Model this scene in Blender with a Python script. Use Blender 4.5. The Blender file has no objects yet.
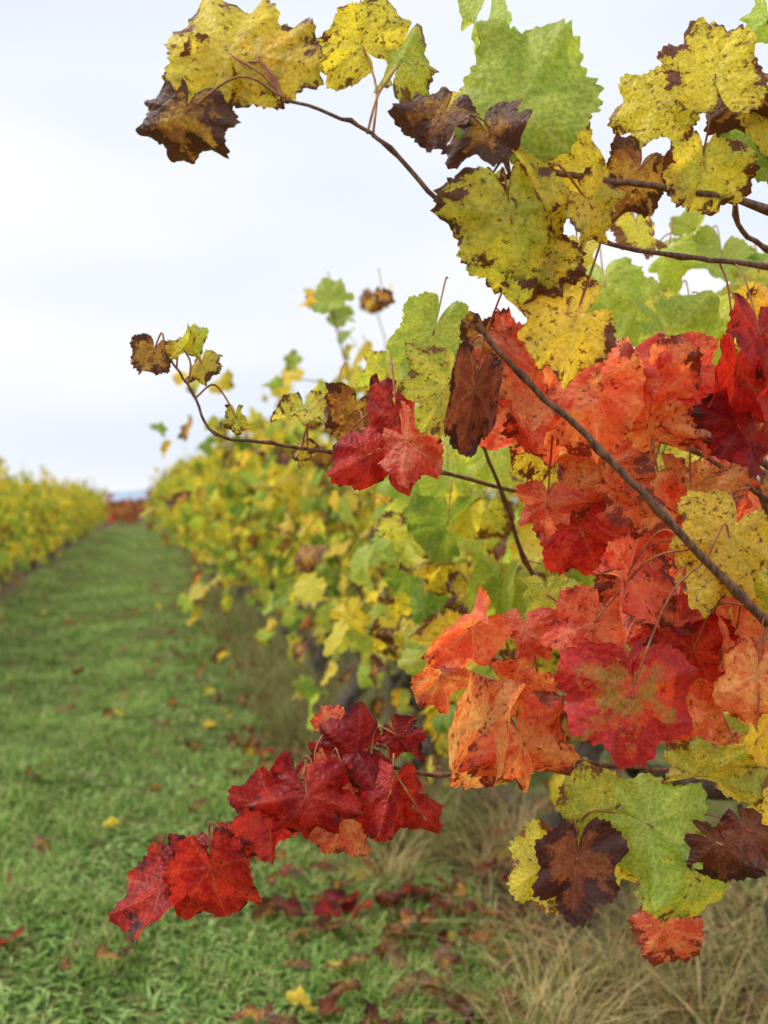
import bpy, math, numpy as np
from mathutils import Vector
rng=np.random.default_rng(11)
sc=bpy.context.scene
# ---------------- survey frame (rows run along +Y, positions in metres from the standing point) ----------------
CAM=np.array([0,0,1.12]); YAW=math.radians(12.5); PIT=math.radians(0.62); FP=1100.0
F=np.array([math.sin(YAW)*math.cos(PIT),math.cos(YAW)*math.cos(PIT),-math.sin(PIT)])
R=np.array([math.cos(YAW),-math.sin(YAW),0]); U=np.cross(R,F)
def P(px,py,d): return CAM+F*d+R*(px-384)/FP*d+U*(512-py)/FP*d
def nrm(v): v=np.asarray(v,float); return v/(np.linalg.norm(v,axis=-1,keepdims=True)+1e-9)
def lin(c):
    c=np.asarray(c,float)/255; return np.where(c<=.04045,c/12.92,((c+.055)/1.055)**2.4)
# ---------------- node helpers ----------------
class NT:
    def __init__(s,mat): 
        mat.use_nodes=True; s.t=mat.node_tree; s.t.nodes.clear()
    def n(s,ty,**k):
        nd=s.t.nodes.new(ty)
        for a,b in k.items(): setattr(nd,a,b)
        return nd
    def put(s,sock,v):
        if isinstance(v,bpy.types.NodeSocket): s.t.links.new(v,sock)
        elif v is not None: sock.default_value=v
    def m(s,op,a,b=None,c=None,clamp=False):
        nd=s.n('ShaderNodeMath',operation=op,use_clamp=clamp)
        for i,v in enumerate((a,b,c)): s.put(nd.inputs[i],v)
        return nd.outputs[0]
    def ss(s,v,a,b,lo=0.,hi=1.):
        nd=s.n('ShaderNodeMapRange',interpolation_type='SMOOTHSTEP')
        for i,x in enumerate((v,a,b,lo,hi)): s.put(nd.inputs[i],x)
        return nd.outputs[0]
    def mix(s,f,a,b,bt='MIX'):
        nd=s.n('ShaderNodeMix',data_type='RGBA',blend_type=bt)
        s.put(nd.inputs[0],f); s.put(nd.inputs[6],a); s.put(nd.inputs[7],b); return nd.outputs[2]
    def noise(s,vec,sc,det=3,rough=.55):
        nd=s.n('ShaderNodeTexNoise'); s.put(nd.inputs['Vector'],vec); nd.inputs['Scale'].default_value=sc
        nd.inputs['Detail'].default_value=det; nd.inputs['Roughness'].default_value=rough; return nd.outputs[0]
    def attr(s,name): return s.n('ShaderNodeAttribute',attribute_name=name)
def C4(c): return (float(c[0]),float(c[1]),float(c[2]),1.)
# ---------------- leaf materials ----------------
def leaf_material(full):
    mat=bpy.data.materials.new('vine_leaf' if full else 'vine_leaf_simple'); t=NT(mat)
    uv=t.attr('uvl').outputs['Vector']
    ca,cb,ce=[t.attr(n).outputs['Color'] for n in('ca','cb','ce')]
    pr=t.n('ShaderNodeSeparateXYZ'); t.put(pr.inputs[0],t.attr('par').outputs['Vector'])
    thr,spot=pr.outputs[0],pr.outputs[1]; ed=t.attr('edge').outputs['Fac']
    o=t.n('ShaderNodeOutputMaterial'); tr=t.n('ShaderNodeBsdfTranslucent'); mx=t.n('ShaderNodeMixShader'); t.put(o.inputs[0],mx.outputs[0])
    if not full:
        n1=t.noise(uv,3.2,1,.6); c=t.mix(t.ss(n1,.42,.58),ca,cb)
        e=t.m('ADD',ed,t.m('MULTIPLY',t.m('SUBTRACT',n1,.5),1.7)); c=t.mix(t.ss(e,thr,t.m('ADD',thr,.12)),c,ce)
        bs=t.n('ShaderNodeBsdfDiffuse'); t.put(bs.inputs[0],c); t.put(tr.inputs[0],c); mx.inputs[0].default_value=.38
        t.put(mx.inputs[1],bs.outputs[0]); t.put(mx.inputs[2],tr.outputs[0]); return mat
    sp=t.n('ShaderNodeSeparateXYZ'); t.put(sp.inputs[0],uv); cv=t.attr('cv').outputs['Color']
    x,y=sp.outputs[0],sp.outputs[1]
    ph=t.m('ARCTAN2',t.m('ABSOLUTE',x),y); k=t.m('ROUND',t.m('DIVIDE',ph,.9075))
    dl=t.m('SUBTRACT',ph,t.m('MULTIPLY',k,.9075))
    r=t.m('SQRT',t.m('ADD',t.m('MULTIPLY',x,x),t.m('MULTIPLY',y,y)))
    wn=t.noise(uv,3.5,1); wob=t.m('MULTIPLY',t.m('SUBTRACT',wn,.5),.12)
    s_=t.m('MULTIPLY',r,t.m('COSINE',dl)); tt=t.m('ABSOLUTE',t.m('ADD',t.m('MULTIPLY',r,t.m('SINE',dl)),t.m('MULTIPLY',wob,t.m('MULTIPLY',r,.8))))
    main=t.ss(tt,.003,t.m('MULTIPLY_ADD',r,-.012,.021),1.,0.)
    g=t.m('PINGPONG',t.m('ADD',t.m('SUBTRACT',s_,t.m('MULTIPLY',tt,.8)),wob),.066)
    sec=t.ss(g,.001,.008,1.,0.)
    vein=t.m('MAXIMUM',main,t.m('MULTIPLY',sec,.35))
    halo=t.m('MULTIPLY',t.ss(tt,.0,.12,1.,0.),.3)
    n1=t.noise(uv,2.3,4,.68); c=t.mix(t.ss(n1,.43,.57),ca,cb)
    c=t.mix(halo,c,t.mix(.5,c,cv))
    fine=t.noise(uv,20,3,.65); c=t.mix(1.,c,t.mix(t.ss(fine,.3,.7),(.72,.72,.72,1),(1.2,1.2,1.2,1)),'MULTIPLY')
    c=t.mix(t.m('MULTIPLY',vein,.38),c,cv)
    e=t.m('ADD',ed,t.m('MULTIPLY',t.m('SUBTRACT',t.noise(uv,2.8,5,.7),.5),2.5))
    e=t.m('ADD',e,t.m('MULTIPLY',t.m('SUBTRACT',.5,t.ss(tt,0.,.12,1.,0.)),.14))
    fe=t.ss(e,thr,t.m('ADD',thr,.1)); pre=t.ss(e,t.m('SUBTRACT',thr,.25),thr)
    c=t.mix(t.m('MULTIPLY',pre,.45),c,t.mix(.5,c,ce))
    c=t.mix(fe,c,t.mix(t.ss(fine,.35,.65),ce,t.mix(.45,ce,(.03,.014,.01,1))))
    spn=t.noise(uv,8.5,4,.72); fs=t.ss(t.m('ADD',spn,spot),.65,.70)
    c=t.mix(t.m('MULTIPLY',fs,.85),c,t.mix(.4,ce,(.05,.018,.01,1)))
    geo=t.n('ShaderNodeNewGeometry')
    c=t.mix(t.m('MULTIPLY',geo.outputs['Backfacing'],.22),c,t.mix(.5,c,(.5,.42,.33,1)))
    bs=t.n('ShaderNodeBsdfPrincipled'); t.put(bs.inputs['Base Color'],c); bs.inputs['Roughness'].default_value=.5
    bs.inputs['Specular IOR Level'].default_value=.45
    tcol=t.mix(1.,c,(1.6,1.42,.9,1),'MULTIPLY'); t.put(tr.inputs[0],tcol)
    bp=t.n('ShaderNodeBump'); bp.inputs['Strength'].default_value=.65; bp.inputs['Distance'].default_value=.003
    h=t.m('ADD',t.m('MULTIPLY',t.noise(uv,7,2),1.4),t.m('MULTIPLY',g,3.)); t.put(bp.inputs['Height'],h)
    t.put(bs.inputs['Normal'],bp.outputs[0])
    t.put(mx.inputs[0],t.m('MULTIPLY_ADD',fe,-.28,.5)); t.put(mx.inputs[1],bs.outputs[0]); t.put(mx.inputs[2],tr.outputs[0])
    return mat
LEAF=leaf_material(True); LEAFS=leaf_material(False)
# palettes: ca, cb, edge colour, vein colour, edge threshold, spots
PAL={
'R':((166,26,30),(208,56,44),(96,22,18),(220,100,70),1.12,.01),
'D':((126,16,28),(168,38,44),(70,16,18),(190,74,64),1.05,.02),
'P':((236,126,100),(214,74,58),(140,48,32),(246,184,134),1.08,.03),
'O':((240,148,94),(228,98,62),(150,62,36),(248,196,126),1.04,.04),
'S':((242,176,106),(234,130,80),(170,64,38),(248,208,134),.98,.05),
'X':((164,136,60),(216,84,52),(200,44,36),(210,100,76),.62,.05),
'G':((166,192,80),(188,206,92),(170,140,60),(216,224,134),1.35,-.02),
'K':((118,150,60),(152,174,70),(150,130,52),(186,202,102),1.3,-.01),
'Y':((244,220,70),(232,216,80),(150,92,40),(244,232,124),1.12,.045),
'L':((220,216,78),(182,198,76),(150,104,44),(230,232,134),1.1,.045),
'M':((246,220,72),(228,206,66),(126,70,38),(242,226,124),1.02,.07),
'N':((236,214,74),(206,202,72),(120,68,40),(228,218,124),.86,.08),
'B':((208,156,70),(156,96,54),(106,60,40),(196,150,90),.66,.06),
'V':((124,62,46),(150,86,58),(84,40,32),(170,112,84),.8,.03),
'T':((176,136,92),(140,98,62),(96,62,42),(190,160,120),.9,.05)}
PAL={k:(lin(v[0]),lin(v[1]),lin(v[2]),lin(v[3]),v[4],v[5]) for k,v in PAL.items()}
def setattr_(me,name,ty,dat):
    a=me.attributes.new(name,ty,'POINT'); key={'FLOAT':'value','FLOAT_VECTOR':'vector','FLOAT_COLOR':'color'}[ty]
    a.data.foreach_set(key,np.ascontiguousarray(dat,dtype=np.float32).ravel())
def raw_mesh(name,co,tris,quads,mat,parent=None,smooth=True):
    me=bpy.data.meshes.new(name); co=np.ascontiguousarray(co,dtype=np.float32)
    me.vertices.add(len(co)); me.vertices.foreach_set('co',co.ravel())
    tris=np.asarray(tris,dtype=np.int32).reshape(-1,3); quads=np.asarray(quads,dtype=np.int32).reshape(-1,4)
    nl=tris.size+quads.size; me.loops.add(nl)
    me.loops.foreach_set('vertex_index',np.concatenate([tris.ravel(),quads.ravel()]).astype(np.int32))
    np_=len(tris)+len(quads); me.polygons.add(np_)
    st=np.concatenate([np.arange(len(tris))*3,tris.size+np.arange(len(quads))*4]).astype(np.int32)
    me.polygons.foreach_set('loop_start',st)
    me.polygons.foreach_set('use_smooth',np.full(np_,smooth))
    me.update(calc_edges=True); me.materials.append(mat)
    ob=bpy.data.objects.new(name,me); sc.collection.objects.link(ob)
    if parent: ob.parent=parent
    return ob
AD=[0,10,20,28,36,44,52,61,70,78,86,95,104,116,132,150,164,173,180]
RL=[1.0,.95,.80,.67,.74,.88,.94,.87,.72,.63,.68,.77,.81,.76,.69,.65,.56,.38,.08]
def build_leaves(name,L,n,rings,parent,mat=None):
    K=len(L)
    pos=np.array([l[0] for l in L],float); T=np.array([l[1] for l in L],float); N=nrm([l[2] for l in L])
    s=np.array([l[3] for l in L])[:,None]; pal=[PAL[l[4]] for l in L]
    cur=np.array([l[5] for l in L],float)  # cx,cy,fold,wave
    T=nrm(T-N*(T*N).sum(1,keepdims=True)); X=np.cross(T,N)
    th=np.linspace(-math.pi,math.pi,n,endpoint=False); ad=np.degrees(abs(th))
    rl=np.interp(ad,AD,RL); rs=np.interp(ad,[0,60,120,164,180],[.95,.87,.80,.58,.08])
    p=rng.uniform(.05,.85,(K,1)); r=rs+(rl-rs)*p
    a1,a2,a3,a4,a5=[rng.uniform(0,6.28,(K,1)) for _ in range(5)]
    if n>=40:
        q=ad[None,:]+rng.uniform(0,9,(K,1))+2.5*np.sin(th*5+a5); w=2*abs((q/8.3)%1-.5); w2=2*abs((q/21)%1-.5)
        r=r*(1+rng.uniform(.04,.085,(K,1))*(w-.5)*np.clip((176-ad)/20,0,1)+.05*(w2-.5)+.015*np.sin(th*41+a2))
    r=r*(1+.07*np.sin(2*th+a1)+.05*np.sin(3*th+a2)+.03*np.sin(7*th+a4))
    f=(np.arange(rings)+1)/rings
    rad=r[:,None,:]*f[None,:,None]; thb=th[None,None,:]
    x=rad*np.sin(thb)*rng.uniform(.9,1.12,(K,1,1)); y=rad*np.cos(thb)
    wv=cur[:,3][:,None,None]; A=[a[:,:,None] for a in (a1,a2,a3,a4,a5)]
    z=-.035*rad*np.cos(2*math.pi*abs(thb)/.9075+math.pi)+wv*(rad**2*(np.sin(3*thb+A[2])+.6*np.sin(5*thb+A[3]))+rad**3*(.5*np.sin(9*thb+A[0])+.3*np.sin(17*thb+A[4])))
    z=z+wv*.16*np.sin(x*7+A[1])*np.sin(y*6+A[3])+rng.normal(0,.005,z.shape)*rad
    z0=np.zeros((K,1)); x,y,z=[np.concatenate([z0,v.reshape(K,-1)],1) for v in(x,y,z)]
    edge=np.tile(np.concatenate([[0],np.repeat(f,n)]),(K,1)); ux,uy=x.copy(),y.copy()
    fd=cur[:,2][:,None]; z=z+abs(x)*np.sin(fd); x=x*np.cos(fd)
    def bend(u,z,c):
        c=np.where(abs(c)<.03,.03,c); return np.sin(c*u)/c+z*np.sin(c*u), z*np.cos(c*u)-(1-np.cos(c*u))/c
    c=cur[:,0][:,None]; c=np.where(x>0,c,c*rng.uniform(.3,1.5,(K,1))); x,z=bend(x,z,c)
    c=cur[:,1][:,None]; c=np.where(y>0,c,c*.6); y,z=bend(y,z,c)
    co=pos[:,None,:]+s[:,:,None]*(x[:,:,None]*X[:,None,:]+y[:,:,None]*T[:,None,:]+z[:,:,None]*N[:,None,:])
    V=1+n*rings; i=np.arange(n); j=(i+1)%n
    tri=np.stack([np.zeros(n,int),1+j,1+i],1)
    qd=[np.stack([1+q*n+i,1+q*n+j,1+(q+1)*n+j,1+(q+1)*n+i],1) for q in range(rings-1)]
    qd=np.concatenate(qd) if qd else np.zeros((0,4),int); off=(np.arange(K)*V)[:,None,None]
    ob=raw_mesh(name,co.reshape(-1,3),(tri[None]+off).reshape(-1,3),(qd[None]+off).reshape(-1,4),mat or LEAF,parent)
    me=ob.data; rd=np.repeat(rng.uniform(0,90,(K,1)),V,1)
    setattr_(me,'uvl','FLOAT_VECTOR',np.stack([ux,uy,rd],2)); setattr_(me,'edge','FLOAT',edge)
    jit=rng.uniform(.86,1.14,(K,1))*rng.uniform(.93,1.07,(K,3))
    for ix,nm in enumerate(('ca','cb','ce','cv')):
        c=np.array([q[ix] for q in pal])*jit; c=np.concatenate([c,np.ones((K,1))],1)
        setattr_(me,nm,'FLOAT_COLOR',np.repeat(c[:,None,:],V,1))
    pr=np.array([[q[4],q[5],0] for q in pal])+np.stack([rng.normal(0,.12,K),rng.normal(0,.02,K),np.zeros(K)],1)
    setattr_(me,'par','FLOAT_VECTOR',np.repeat(pr[:,None,:],V,1))
    return ob
class Tubes:
    def __init__(s): s.co=[]; s.q=[]; s.n=0
    def add(s,pts,r0,r1,sides=6,sub=4,knob=0,wob=0.):
        p=np.array(pts,float)
        if sub>1 and len(p)>2:
            e=np.vstack([2*p[0]-p[1],p,2*p[-1]-p[-2]]); out=[]
            for i in range(len(p)-1):
                a,b,c,d=e[i:i+4]
                for t in np.linspace(0,1,sub,endpoint=False):
                    out.append(.5*((2*b)+(-a+c)*t+(2*a-5*b+4*c-d)*t*t+(-a+3*b-3*c+d)*t**3))
            out.append(p[-1]); p=np.array(out)
        m=len(p)
        if wob: p=p+rng.normal(0,wob,p.shape)
        t=nrm(np.gradient(p,axis=0)); ref=np.array([.31,.17,.93]) if abs(t[0][2])<.8 else np.array([.9,.3,.1])
        a=nrm(np.cross(t,ref)); b=np.cross(t,a); rr=np.linspace(r0,r1,m)
        if knob: rr=rr*(1+.45*(np.arange(m)%knob==0))
        an=np.arange(sides)*2*math.pi/sides
        c=p[:,None,:]+rr[:,None,None]*(np.cos(an)[None,:,None]*a[:,None,:]+np.sin(an)[None,:,None]*b[:,None,:])
        s.co.append(c.reshape(-1,3)); i=np.arange(m-1)[:,None]*sides; k=np.arange(sides)[None,:]; k2=(k+1)%sides
        s.q.append((np.stack([i+k,i+k2,i+sides+k2,i+sides+k],2)+s.n).reshape(-1,4)); s.n+=m*sides
    def make(s,name,mat,parent): return raw_mesh(name,np.concatenate(s.co),[],np.concatenate(s.q),mat,parent)
def bark(name,c1,c2,scale,bump,rough=.75):
    mat=bpy.data.materials.new(name); t=NT(mat); g=t.n('ShaderNodeNewGeometry')
    mp=t.n('ShaderNodeMapping'); t.put(mp.inputs[0],g.outputs['Position']); mp.inputs['Scale'].default_value=(1,1,.35)
    n=t.noise(mp.outputs[0],scale,4,.65); c=t.mix(t.ss(n,.35,.65),C4(lin(c1)),C4(lin(c2)))
    b=t.n('ShaderNodeBsdfPrincipled'); t.put(b.inputs['Base Color'],c); b.inputs['Roughness'].default_value=rough
    bp=t.n('ShaderNodeBump'); bp.inputs['Strength'].default_value=.8; bp.inputs['Distance'].default_value=bump
    t.put(bp.inputs['Height'],n); t.put(b.inputs['Normal'],bp.outputs[0])
    o=t.n('ShaderNodeOutputMaterial'); t.put(o.inputs[0],b.outputs[0]); return mat
BARK=bark('old_vine_bark',(58,48,42),(118,106,94),60,.012)
CANE=bark('cane_bark',(84,50,38),(150,104,76),220,.002,.5)
PET=bark('petiole_skin',(150,70,52),(178,130,74),90,.0005,.5)
def empty(name):
    e=bpy.data.objects.new(name,None); sc.collection.objects.link(e); return e
def gz(x,y): 
    return .018*np.sin(x*2.1+y*.7)+.012*np.sin(x*5.3-y*3.1)+.01*np.sin(y*4.7+x*1.3)
# ---------------- ground ----------------
def ground():
    mat=bpy.data.materials.new('ground_soil_and_turf'); t=NT(mat); g=t.n('ShaderNodeNewGeometry'); ps=g.outputs['Position']
    sp=t.n('ShaderNodeSeparateXYZ'); t.put(sp.inputs[0],ps)
    wx=t.m('ABSOLUTE',t.m('SUBTRACT',t.m('FLOORED_MODULO',t.m('ADD',sp.outputs[0],-1.05+1.335),2.67),1.335))
    n=t.noise(ps,3.5,4); w=t.m('ADD',wx,t.m('MULTIPLY',t.m('SUBTRACT',n,.5),.5))
    fine=t.noise(ps,45,4,.7)
    soil=t.mix(t.ss(fine,.3,.7),C4(lin((58,48,42))),C4(lin((136,118,98))))
    turf=t.mix(t.ss(t.noise(ps,4,4,.7),.38,.62),C4(lin((88,102,52))),C4(lin((142,138,92))))
    turf=t.mix(t.ss(fine,.45,.75),turf,C4(lin((92,82,56))))
    c=t.mix(t.ss(w,.28,.45),soil,turf)
    b=t.n('ShaderNodeBsdfDiffuse'); t.put(b.inputs[0],c)
    bp=t.n('ShaderNodeBump'); bp.inputs['Strength'].default_value=.9; bp.inputs['Distance'].default_value=.03
    t.put(bp.inputs['Height'],fine); t.put(b.inputs['Normal'],bp.outputs[0])
    o=t.n('ShaderNodeOutputMaterial'); t.put(o.inputs[0],b.outputs[0])
    xs=np.concatenate([[-3000,-900,-300,-90,-30,-12],np.arange(-6,6.01,.1),[12,30,90,300,900,3000]])
    ys=np.concatenate([[-3000,-300,-40,-8],np.arange(-2,14,.1),np.arange(14,50,.6),[60,90,200,500,1200,3000]])
    X,Y=np.meshgrid(xs,ys); Z=gz(X,Y)*(np.abs(X)<7)*(Y<48)*(Y>-3)
    nx,ny=len(xs),len(ys); i,j=np.meshgrid(np.arange(nx-1),np.arange(ny-1)); a=(j*nx+i).ravel()
    raw_mesh('ground',np.stack([X,Y,Z],2).reshape(-1,3),[],np.stack([a,a+1,a+nx+1,a+nx],1),mat)
ground()
# ---------------- grass ----------------
def blade_mat():
    mat=bpy.data.materials.new('grass_blade'); t=NT(mat); c=t.attr('ca').outputs['Color']
    b=t.n('ShaderNodeBsdfDiffuse'); t.put(b.inputs[0],c)
    tr=t.n('ShaderNodeBsdfTranslucent'); t.put(tr.inputs[0],c); mx=t.n('ShaderNodeMixShader'); mx.inputs[0].default_value=.3
    t.put(mx.inputs[1],b.outputs[0]); t.put(mx.inputs[2],tr.outputs[0])
    o=t.n('ShaderNodeOutputMaterial'); t.put(o.inputs[0],mx.outputs[0]); return mat
BM=blade_mat()
def blades(name,x,y,h,w,lean,col,segs=2,dark=.7):
    K=len(x); a=rng.uniform(0,6.283,K); dx,dy=np.cos(a),np.sin(a); z=gz(x,y); vs=[]
    lx,ly=-dy,dx
    for i in range(segs+1):
        t=i/segs; ww=w*(1-t)**.6*.5 if i<segs else 0*w; out=lean*h*t**1.7; zz=z+h*(t-.35*(lean**1.3)*t**2.2)-.004
        cx,cy=x+dx*out,y+dy*out
        if i<segs: vs+= [np.stack([cx-lx*ww,cy-ly*ww,zz],1),np.stack([cx+lx*ww,cy+ly*ww,zz],1)]
        else: vs.append(np.stack([cx,cy,zz],1))
    co=np.stack(vs,1); V=co.shape[1]; off=np.arange(K)[:,None]*V
    q=np.concatenate([off+np.array([2*i,2*i+1,2*i+3,2*i+2]) for i in range(segs-1)]); tr=off+np.array([2*segs-2,2*segs-1,2*segs])
    ob=raw_mesh(name,co.reshape(-1,3),tr,q,BM); c=np.concatenate([col,np.ones((K,1))],1)
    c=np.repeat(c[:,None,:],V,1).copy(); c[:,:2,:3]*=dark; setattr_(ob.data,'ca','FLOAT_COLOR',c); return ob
def cols(K,cs,ps):
    c=lin(np.array(cs))[rng.choice(len(cs),K,p=ps)]; return c*rng.uniform(.75,1.25,(K,1))
def ysamp(K,y0,y1,pw):
    u=rng.uniform(0,1,K); e=1-pw+1e-4; return (y0**e+u*(y1**e-y0**e))**(1/e)
K=180000; y=ysamp(K,1.2,43,1.35); x=rng.uniform(-1.5,.86,K)+rng.normal(0,.06,K)
pat=np.sin(x*4+np.sin(y*2.3)*1.8)*np.sin(y*3.2+x*2)+.6*np.sin(x*13+y*7)*np.sin(y*11-x*5)
track=np.exp(-((x+.95)/.16)**2)+np.exp(-((x-.25)/.16)**2)
keep=(rng.uniform(0,1,K)<.68+.48*pat-.28*track); x,y,pat,track=x[keep],y[keep],pat[keep],track[keep]; K=len(x)
g=cols(K,[(136,168,84),(164,188,106),(112,146,70),(188,200,128),(194,184,130)],[.33,.27,.16,.13,.11])*(1+.16*pat[:,None])
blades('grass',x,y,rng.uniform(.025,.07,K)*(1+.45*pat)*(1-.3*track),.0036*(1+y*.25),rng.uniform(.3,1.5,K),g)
K=46000; y=ysamp(K,1.2,14,1.5); x=rng.uniform(-1.5,.9,K)
blades('clover_and_weeds',x,y,rng.uniform(.015,.05,K),.013*(1+y*.06)*rng.uniform(.6,1.3,K),rng.uniform(.9,2.2,K),cols(K,[(132,166,88),(168,194,118),(106,142,72)],[.4,.35,.25]))
K=13000; y=ysamp(K,1.3,40,1.1); side=rng.random(K)<.75; x=np.where(side,rng.normal(1.02,.18,K),rng.normal(-1.72,.2,K))
cl=np.sin(y*3.3+1)*np.sin(y*1.7+x*3)+.4*np.sin(y*9); k=rng.random(K)<.5+.6*cl; x,y,cl=x[k],y[k],cl[k]; K=len(x)
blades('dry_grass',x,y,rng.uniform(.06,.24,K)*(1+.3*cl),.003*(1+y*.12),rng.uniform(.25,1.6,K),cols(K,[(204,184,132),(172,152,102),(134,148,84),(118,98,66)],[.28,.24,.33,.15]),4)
K=3100; cx=rng.uniform(.62,1.6,36); cy=rng.uniform(1.7,3.6,36); id=rng.integers(0,36,K)
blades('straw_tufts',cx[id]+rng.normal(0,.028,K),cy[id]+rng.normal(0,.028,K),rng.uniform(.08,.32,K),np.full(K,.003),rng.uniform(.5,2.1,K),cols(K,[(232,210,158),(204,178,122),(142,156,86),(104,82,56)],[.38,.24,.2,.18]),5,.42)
K=15000; y=ysamp(K,3.2,12,1.0); x=rng.normal(.84,.13,K); cl=np.sin(y*2.1+2)*.5+.5*np.sin(y*5.3); k=rng.random(K)<.5+.5*cl; x,y=x[k],y[k]; K=len(x)
blades('weedy_grass',x,y,rng.uniform(.08,.34,K),.0045*(1+y*.08),rng.uniform(.2,1.3,K),cols(K,[(142,150,90),(180,168,114),(118,130,74),(138,112,82)],[.33,.25,.22,.2]),4)
L=[]
for i in range(950):
    y=float(ysamp(1,1.6,14,1.2)[0]); x=float(rng.normal(.84,.33)) if rng.random()<.88 else float(rng.uniform(-1.6,.8))
    a=rng.uniform(0,6.28); L.append(((x,y,gz(x,y)+rng.uniform(.012,.06)),(math.cos(a),math.sin(a),rng.normal(0,.2)),(rng.normal(0,.4),rng.normal(0,.4),1),rng.uniform(.025,.055),
      rng.choice(list('BVTDXYN'),p=[.34,.18,.28,.07,.03,.04,.06]),(rng.normal(0,1.6),rng.normal(0,1.3),rng.normal(0,.5),.25)))
build_leaves('fallen_leaves',L,40,3,None)
# ---------------- vine rows ----------------
def row(name,X0,ys,top,spread,nleaf,pals,pp,near=4.6,lo=.5,fill=.45):
    e=empty(name); tk=Tubes(); cn=Tubes(); LN=[];LF=[]
    isY=np.array([c in 'YMLN' for c in pals])
    for Y in ys:
        bx=X0+rng.normal(0,.05); h=rng.uniform(.42,.55); b=np.array([bx,Y,0]); hd=np.array([bx+rng.normal(0,.06),Y+rng.normal(0,.06),h])
        tk.add([b+[0,0,-.05],b+[rng.normal(0,.03),rng.normal(0,.03),h*.35],b+[rng.normal(0,.05),rng.normal(0,.05),h*.7],hd,hd+[0,0,.06]],.045,.03,9,5,0,.006)
        arms=[hd]
        for sg in(-1,1):
            a=hd+[rng.normal(0,.08),sg*rng.uniform(.2,.4),rng.uniform(.05,.2)]; tk.add([hd,(hd+a)/2+[0,0,.05],a],.026,.016,7,4,0,.004); arms+=[a,(a+hd)/2]
        T_=top(Y); ns=12; tot=int(nleaf*(1 if Y<14 else .7)); per=max(5,int(tot*(1-fill)/ns))
        def leaf(pos,p=None):
            out=np.sign(pos[0]-X0) if rng.random()<.8 else rng.choice([-1,1])
            N=np.array([out*.8,rng.normal(-.25,.6),rng.uniform(-.1,.9)])+rng.normal(0,.35,3); Tt=np.array([out*.25+rng.normal(0,.4),rng.normal(0,.55),-1])
            z=(pos[2]-lo)/(T_-lo); pw=np.array(pp)*np.where(isY,.55+z,1.25-.5*z); pw=np.clip(pw,.001,None); pw/=pw.sum()
            l=(pos,Tt,N,rng.uniform(.038,.066)*(1 if Y<14 else 1.18),rng.choice(pals,p=pw),(rng.normal(.3,.9),rng.normal(.5,.8),rng.normal(.15,.35),rng.uniform(.05,.2)))
            (LN if Y<near else LF).append(l)
            if Y<near and p is not None: cn.add([p,(p+pos)/2+[0,0,.015],pos],.0014,.001,4,2)
        for s in range(ns):
            st=arms[rng.integers(len(arms))]; Ln=(T_-st[2])*rng.uniform(.6,1.14)
            az=rng.uniform(0,6.28); ou=rng.uniform(.1,1)*spread; dr=np.array([math.cos(az)*ou,math.sin(az)*.5])
            g=rng.uniform(0,.6)*ou/spread
            tv=np.linspace(0,1,7); pts=st+np.stack([dr[0]*tv**.8,dr[1]*tv,Ln*(tv*(1+g)-g*2.1*tv**2.4)],1)+rng.normal(0,.015,(7,3))
            cn.add(pts,.0055,.002,5,2)
            for q in range(per):
                t=rng.uniform(.08,1)**.85*6; i=min(5,int(t)); p=pts[i]*(1-t+i)+pts[i+1]*(t-i)
                pos=p+nrm([rng.normal(),rng.normal(),rng.normal(-.2,.7)])*rng.uniform(.03,.13)
                if pos[2]<lo: pos[2]=lo+rng.uniform(0,.2)
                leaf(pos,p)
        lump=[(rng.normal(0,.14),rng.normal(0,.12)) for _ in range(4)]
        for q in range(int(tot*fill)):
            yy=rng.uniform(-.56,.56); lx,lz=lump[min(3,int((yy+.56)/1.13*4))]
            a=rng.uniform(0,6.283); rr=rng.uniform(.55,1.)
            zc=(T_+lo)/2-.08; pos=np.array([X0+lx+math.cos(a)*rr*spread*.85,Y+yy,zc+lz*.5+math.sin(a)*rr*(T_-lo)*.43])
            if pos[2]>T_*.92 and rng.random()<.6: continue
            leaf(pos)
    if LN: build_leaves('leaves',LN,72,4,e)
    if LF: build_leaves('leaves',LF,26,2,e,LEAFS)
    tk.make('trunks',BARK,e); cn.make('canes',CANE,e); return e
pals=list('GKLYMNBT')
row('grape_vine_row',1.0,np.arange(2.75,40,1.05),lambda Y:1.84+.08*math.sin(Y*1.9)-.16*(Y<3.5),.70,450,pals,[.13,.13,.21,.19,.12,.11,.08,.03],lo=.38)
row('grape_vine_row',-1.66,np.arange(5.5,41,1.05),lambda Y:1.58+.08*math.sin(Y*2.3),.58,300,pals,[.08,.14,.26,.27,.11,.08,.05,.01],0,lo=.22)
row('grape_vine_row',3.75,np.arange(2.5,24,1.3),lambda Y:1.5,.5,110,pals,[.1,.2,.2,.2,.1,.12,.05,.03],0)
row('grape_vine_row',-4.4,np.arange(8,24,1.3),lambda Y:1.4,.5,90,pals,[.05,.12,.2,.32,.16,.09,.04,.02],0)
# distant red block
e=empty('red_vine_block'); L=[]; tk=Tubes()
for i in range(3600):
    x=rng.uniform(-14,12); y=47+rng.choice([0,2.5,5,7.5])+rng.normal(0,.35); z=.25+abs(rng.normal(.45,.34))+.14*math.sin(x*2.3)
    L.append(((x,y,z),(rng.normal(),0,-1),(rng.normal(0,.7),-1,.6),rng.uniform(.09,.15),rng.choice(list('DPOBT'),p=[.17,.08,.12,.35,.28]),(.3,.3,0,.1)))
build_leaves('leaves',L,16,1,e,LEAFS)
for x in np.arange(-14,12,1.1): tk.add([(x,47,0),(x+.05,47,.3),(x,47,.6)],.05,.03,6,2)
tk.make('trunks',BARK,e)
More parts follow.
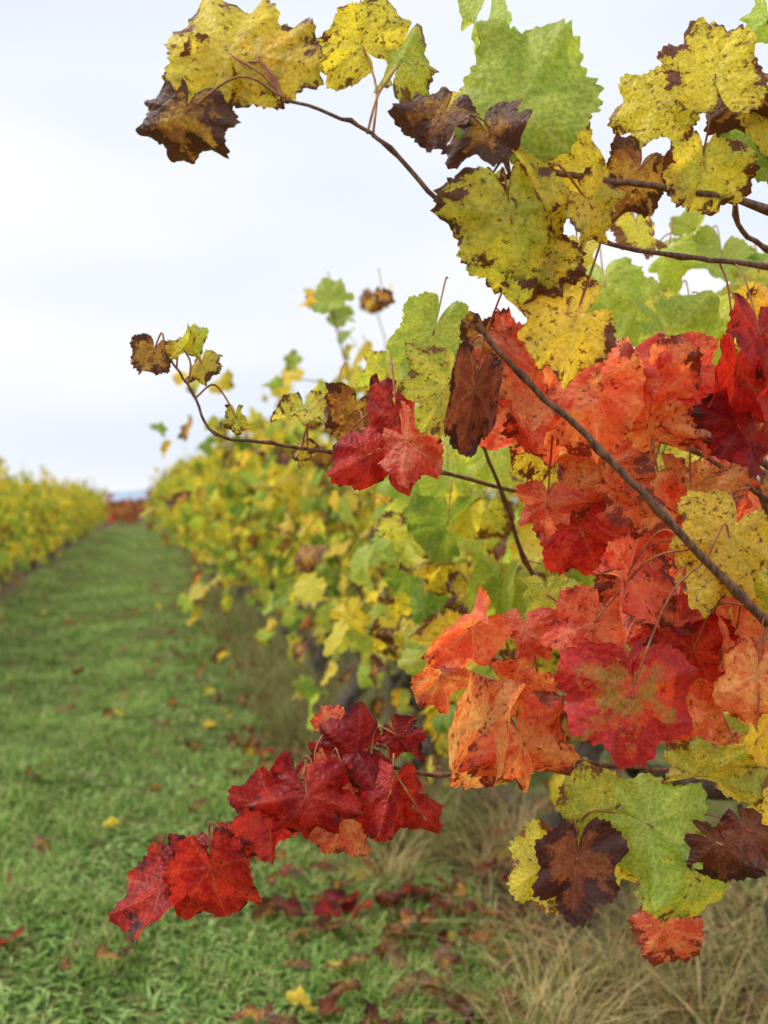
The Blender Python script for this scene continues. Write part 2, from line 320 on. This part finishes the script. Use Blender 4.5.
# hills
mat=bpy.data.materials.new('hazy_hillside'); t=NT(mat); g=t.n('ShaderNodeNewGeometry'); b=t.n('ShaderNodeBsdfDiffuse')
t.put(b.inputs[0],t.mix(t.ss(t.noise(g.outputs['Position'],.01,4),.4,.6),C4(lin((150,168,188))),C4(lin((172,186,204)))))  # bluish distance haze is painted into the diffuse colour
o=t.n('ShaderNodeOutputMaterial'); t.put(o.inputs[0],b.outputs[0])
xs=np.linspace(-2600,2600,160); prof=13+4*np.sin(xs*.004+1)+3*np.sin(xs*.013)+1.5*np.sin(xs*.05)
co=[]
for k,(yy,f) in enumerate([(1500,0),(1600,.6),(1750,1.),(2100,.7),(2600,0)]): co.append(np.stack([xs,np.full_like(xs,yy),prof*f-(.5 if f==0 else 0)],1))
co=np.concatenate(co); i,j=np.meshgrid(np.arange(159),np.arange(4)); a=(j*160+i).ravel(); raw_mesh('hills',co,[],np.stack([a,a+1,a+161,a+160],1),mat)
# ---------------- near vine ----------------
rng=np.random.default_rng(29)
hv=empty('grape_vine'); can=Tubes(); pet=Tubes(); CP=[]
def cane(pts,r0,r1):
    p=[P(*q) for q in pts]; can.add(p,r0,r1,8,6,6,.0006)
    for a,b in zip(p[:-1],p[1:]):
        for t in np.linspace(0,1,8): CP.append(a*(1-t)+b*t)
cane([(860,700,1.15),(768,622,1.02),(740,595,1.),(660,512,.98),(600,450,.97),(522,376,.96),(476,326,.95)],.005,.0024)
cane([(1000,300,1.35),(768,210,1.05),(680,190,1.),(600,180,.97),(520,172,.95),(450,205,.94),(390,148,.93),(350,122,.92),(285,98,.9)],.004,.0013)
cane([(1000,310,1.4),(768,268,1.15),(680,256,1.1),(600,240,1.06),(560,200,1.02)],.0034,.002)
cane([(860,520,1.4),(768,466,1.2),(700,427,1.15),(650,400,1.12),(560,380,1.1)],.004,.002)
cane([(860,560,1.4),(768,500,1.3),(690,450,1.25),(600,430,1.2)],.0035,.002)
cane([(700,560,1.5),(560,505,1.4),(430,470,1.3),(335,453,1.25),(270,443,1.22),(215,434,1.2),(192,392,1.2),(165,352,1.2)],.003,.0012)
cane([(860,690,1.3),(720,668,1.2),(620,665,1.15),(550,678,1.1),(470,705,1.08)],.003,.002)
cane([(830,800,1.3),(700,775,1.2),(610,765,1.15),(540,760,1.12),(440,775,1.1),(370,765,1.08),(310,790,1.06),(240,825,1.05),(170,872,1.04)],.0028,.0013)
cane([(860,900,1.3),(760,850,1.15),(690,845,1.1),(620,850,1.08),(570,835,1.06)],.003,.002)
cane([(640,760,1.75),(690,640,1.6),(640,540,1.5),(560,440,1.5)],.005,.003)
cane([(740,860,1.75),(800,640,1.5),(770,520,1.4),(720,400,1.4)],.006,.003)
cane([(768,250,1.2),(735,215,1.15),(760,120,1.1),(790,20,1.1)],.003,.002)
cane([(560,620,1.5),(525,560,1.4),(505,500,1.35),(480,440,1.3)],.0035,.002)
H=[]
def hl(px,py,d,w,a,pal,curl=1.):
    s=w*d/FP/1.5; ar=math.radians(a); Ti=R*math.sin(ar)-U*math.cos(ar)
    k=min(1,curl)**2; tx=rng.normal(0,.5)*k; ty=rng.normal(.2,.45)*k
    N=nrm(-F+R*tx+U*ty); T=nrm(Ti+F*rng.normal(0,.2)*k); T=nrm(T-N*(T@N)); base=P(px,py,d)-T*s*.22
    cur=(rng.normal(.5,1.0)*curl,rng.normal(.6,.85)*curl,rng.normal(.2,.4)*curl,rng.uniform(.1,.26)*curl)
    H.append((base,T,N,s*.96,pal,cur))
    cp=np.array(CP); dd=np.linalg.norm(cp-(base-T*.04),axis=1); q=cp[dd.argmin()]
    if dd.min()>.15: q=base-T*.05+F*.05+U*.02
    m=(q+base)/2+np.array([0,0,.012])-T*.012; pet.add([q,m,base-N*.001,base+T*s*.1-N*.001],.0012,.0009,6,5)
S=[ # top left
(224,36,.92,138,-165,'M',.5),(274,58,.91,108,75,'N',.6),(182,128,.9,100,-15,'B',.8),(206,90,.93,100,-40,'N',.8),
# top centre
(356,38,1.,78,-140,'M'),(404,52,.98,96,160,'L',.8),(478,28,1.,95,170,'G'),(528,88,.95,146,150,'G',.6),(436,120,.93,78,-30,'B',.8),(490,142,.94,80,20,'B',.9),
(514,236,.93,146,10,'N',.6),(560,178,.96,112,40,'M',.8),(596,212,.95,80,60,'N'),(562,328,.96,108,-60,'M',.7),(474,206,.94,72,-30,'B',.7),(455,100,.98,66,-80,'M'),(500,190,.97,100,-100,'L'),(546,266,.95,70,10,'N',.8),
# top right
(648,106,1.,88,-85,'Y',.6),(712,66,.98,108,-170,'M',.6),(634,180,1.,80,-30,'B',.7),(704,178,1.,84,5,'N',.8),(752,150,1.05,80,30,'K'),(768,30,1.05,70,0,'G'),(742,108,1.,66,20,'B'),(785,110,1.,90,30,'M'),
(604,292,1.5,80,0,'G'),(662,262,1.55,76,20,'G'),(722,262,1.6,80,-10,'G'),(690,312,1.5,84,0,'L'),(668,348,1.4,95,30,'G'),(640,236,1.4,60,0,'Y'),(576,252,1.2,50,0,'Y'),(740,310,1.6,66,0,'L'),(700,225,1.6,60,120,'G'),(640,318,1.6,76,20,'G'),(765,285,1.6,66,20,'K'),(720,345,1.5,84,20,'G'),
(430,342,1.2,90,-20,'G',.6),(472,404,.97,104,-10,'V',.5),(442,396,.99,84,-30,'L',.6),(488,340,1.05,56,10,'B'),
(400,430,1.12,100,10,'R',.8),(362,458,1.13,74,-60,'R',.8),(412,446,1.1,76,60,'P'),(386,398,1.2,46,150,'D'),
(302,418,1.25,62,0,'N'),(350,420,1.3,60,-20,'B'),(385,380,1.4,50,-20,'L'),(330,405,1.5,44,10,'L'),
(151,360,1.2,46,-15,'B',.8),(190,338,1.2,34,170,'L'),(201,368,1.2,42,20,'N'),(180,345,1.2,26,-140,'Y'),(236,420,1.2,32,0,'N'),(300,452,1.25,32,0,'N'),
(334,300,2.2,42,80,'G'),(384,298,2.4,22,0,'B'),
# red mass
(535,386,1.05,110,-10,'O'),(502,362,1.06,84,-60,'P'),(592,402,1.06,116,10,'S',.7),(622,366,1.1,92,-170,'P'),(652,392,1.08,98,20,'O'),(512,418,1.08,88,0,'P'),(560,432,1.1,94,20,'O'),(642,436,1.1,98,-20,'S'),(682,382,1.12,90,30,'P'),
(734,382,1.1,90,0,'R'),(762,342,1.08,90,0,'R'),(702,424,1.12,94,-20,'P'),(742,436,1.1,90,20,'D'),(768,405,1.08,86,10,'R'),
(547,510,1.1,60,-8,'P',1.3),(600,482,1.1,90,20,'O'),(642,492,1.08,94,-30,'S'),(586,542,1.12,96,10,'R'),(640,542,1.08,102,-10,'P'),(622,590,1.04,116,-40,'P',.8),(668,522,1.1,90,20,'O'),(694,500,1.12,88,0,'S'),
(590,636,1.06,92,-20,'P',.8),(650,592,1.1,92,30,'O'),(662,640,1.12,92,20,'R'),(548,602,1.14,60,0,'L'),(722,552,1.,112,-30,'M',.6),(760,575,1.02,84,30,'L'),
(462,636,1.04,94,-50,'O'),(436,682,1.05,62,-40,'O'),(526,640,1.08,64,-10,'P'),(524,694,1.03,84,60,'O'),(482,738,1.,118,-15,'S',.6),(528,752,1.01,88,25,'O',.8),
(634,708,.98,132,0,'X',.4),(700,662,1.08,88,30,'R'),(712,722,1.06,84,0,'O'),(752,690,1.,98,-10,'S',.8),(742,642,1.06,92,20,'O'),(757,746,1.,72,20,'M'),(700,600,1.1,92,-20,'P'),
(715,780,1.,98,100,'L'),(750,775,1.1,76,20,'Y'),(590,812,1.04,84,-80,'L',.7),(662,832,1.,116,60,'G',.7),(540,870,1.0,86,-60,'Y',.6),(576,872,.99,100,-8,'V',.9),(704,888,1.,106,40,'L',.6),(728,850,.97,88,50,'V',.8),(752,838,.98,66,20,'V'),(650,885,1.05,60,60,'M'),(770,800,1.05,86,0,'Y'),(620,872,1.1,60,10,'N'),(668,935,1.15,60,20,'O'),
# low shoot
(150,896,1.04,82,-45,'R'),(214,880,1.03,96,10,'R',.7),(193,852,1.05,50,150,'D'),(240,842,1.05,56,60,'R'),(172,868,1.06,58,-70,'D'),
(262,816,1.05,84,-60,'R',.8),(312,808,1.04,92,20,'R',.8),(345,752,1.08,74,-80,'D'),(332,778,1.08,60,-20,'P'),(352,782,1.07,54,30,'O'),(402,742,1.08,50,50,'D'),(388,802,1.05,84,-20,'R',.8),(430,822,1.05,62,50,'R'),(346,828,1.06,62,30,'O'),(332,722,1.1,34,140,'P'),(292,782,1.07,48,-10,'D')]
for q in S: hl(*q)
# supporting leaf mass behind the key leaves
for i in range(95):
    px=rng.uniform(520,900); py=rng.uniform(370,735)
    if px<590 and py>470: continue
    if py>680 and px<670: continue
    d=rng.uniform(1.22,1.85)
    hl(px,py,d,rng.uniform(66,98)*1.15/d,rng.normal(0,50),rng.choice(list('OPRSLNGM'),p=[.2,.18,.06,.16,.11,.07,.16,.06]))
for i in range(115):
    px=rng.uniform(400,720); py=rng.uniform(420,660); d=rng.uniform(1.7,2.5)
    hl(px,py,d,rng.uniform(70,95)*1.35/d,rng.normal(0,40),rng.choice(list('LGKYNMG')))
for i in range(60):
    px=rng.uniform(720,1050); py=rng.uniform(120,900); d=rng.uniform(1.2,1.7)
    if px<768 and (py<330 or py>720): continue
    hl(px,py,d,95,rng.normal(0,40),rng.choice(list('LGPOYN')))
build_leaves('leaves',H,144,8,hv)
can.make('canes',CANE,hv); pet.make('petioles',PET,hv)
tk=Tubes(); b0=P(800,1000,2.0); b0[2]=-.03
tk.add([b0,b0+[.03,.02,.2],b0+[-.02,.0,.38],b0+[.02,.02,.55],b0+[0,-.05,.7]],.05,.035,12,7,0,.005)
hd=b0+np.array([0,-.03,.66]); tk.add([hd,P(700,790,1.8),P(635,768,1.7)],.026,.016,9,5,0,.004); tk.add([hd,P(850,800,1.8),P(880,740,1.5)],.028,.016,9,5,0,.004)
tk.make('trunk',BARK,hv)
# ---------------- light ----------------
w=bpy.data.worlds.new('World'); sc.world=w; w.use_nodes=True; t=NT(w)
sk=t.n('ShaderNodeTexSky',sky_type='NISHITA'); sk.sun_disc=False; sk.sun_elevation=math.radians(51); sk.sun_rotation=math.radians(284); sk.dust_density=4
tc=t.n('ShaderNodeTexCoord'); mp=t.n('ShaderNodeMapping'); t.put(mp.inputs[0],tc.outputs['Generated']); mp.inputs['Scale'].default_value=(1,1,2.8)
cl=t.noise(mp.outputs[0],1.9,2,.5); over=t.mix(t.ss(cl,.36,.64),(.80,.865,.95,1),(.97,.98,1.,1))
skc=t.mix(1.,sk.outputs[0],(.1,.1,.1,1),'MULTIPLY'); bg=t.n('ShaderNodeBackground'); t.put(bg.inputs[0],t.mix(.94,skc,over)); bg.inputs[1].default_value=1.08
o=t.n('ShaderNodeOutputWorld'); t.put(o.inputs[0],bg.outputs[0])
sd=bpy.data.lights.new('sun','SUN'); sd.energy=2.2; sd.angle=math.radians(16); sd.color=(1,.96,.89); so=bpy.data.objects.new('sun',sd); sc.collection.objects.link(so)
so.rotation_euler=Vector((.6,-.15,-.78)).to_track_quat('-Z','Y').to_euler()
cd=bpy.data.cameras.new('camera'); co=bpy.data.objects.new('camera',cd); sc.collection.objects.link(co); sc.camera=co
co.location=CAM; co.rotation_euler=(math.pi/2-PIT,0,-YAW); cd.sensor_fit='VERTICAL'; cd.sensor_height=22.2; cd.lens=22.2*FP/1024
cd.clip_start=.05; cd.clip_end=8000; cd.dof.use_dof=True; cd.dof.focus_distance=1.06; cd.dof.aperture_fstop=3.4
sc.view_settings.view_transform='Standard'; sc.view_settings.look='None'; sc.view_settings.exposure=0
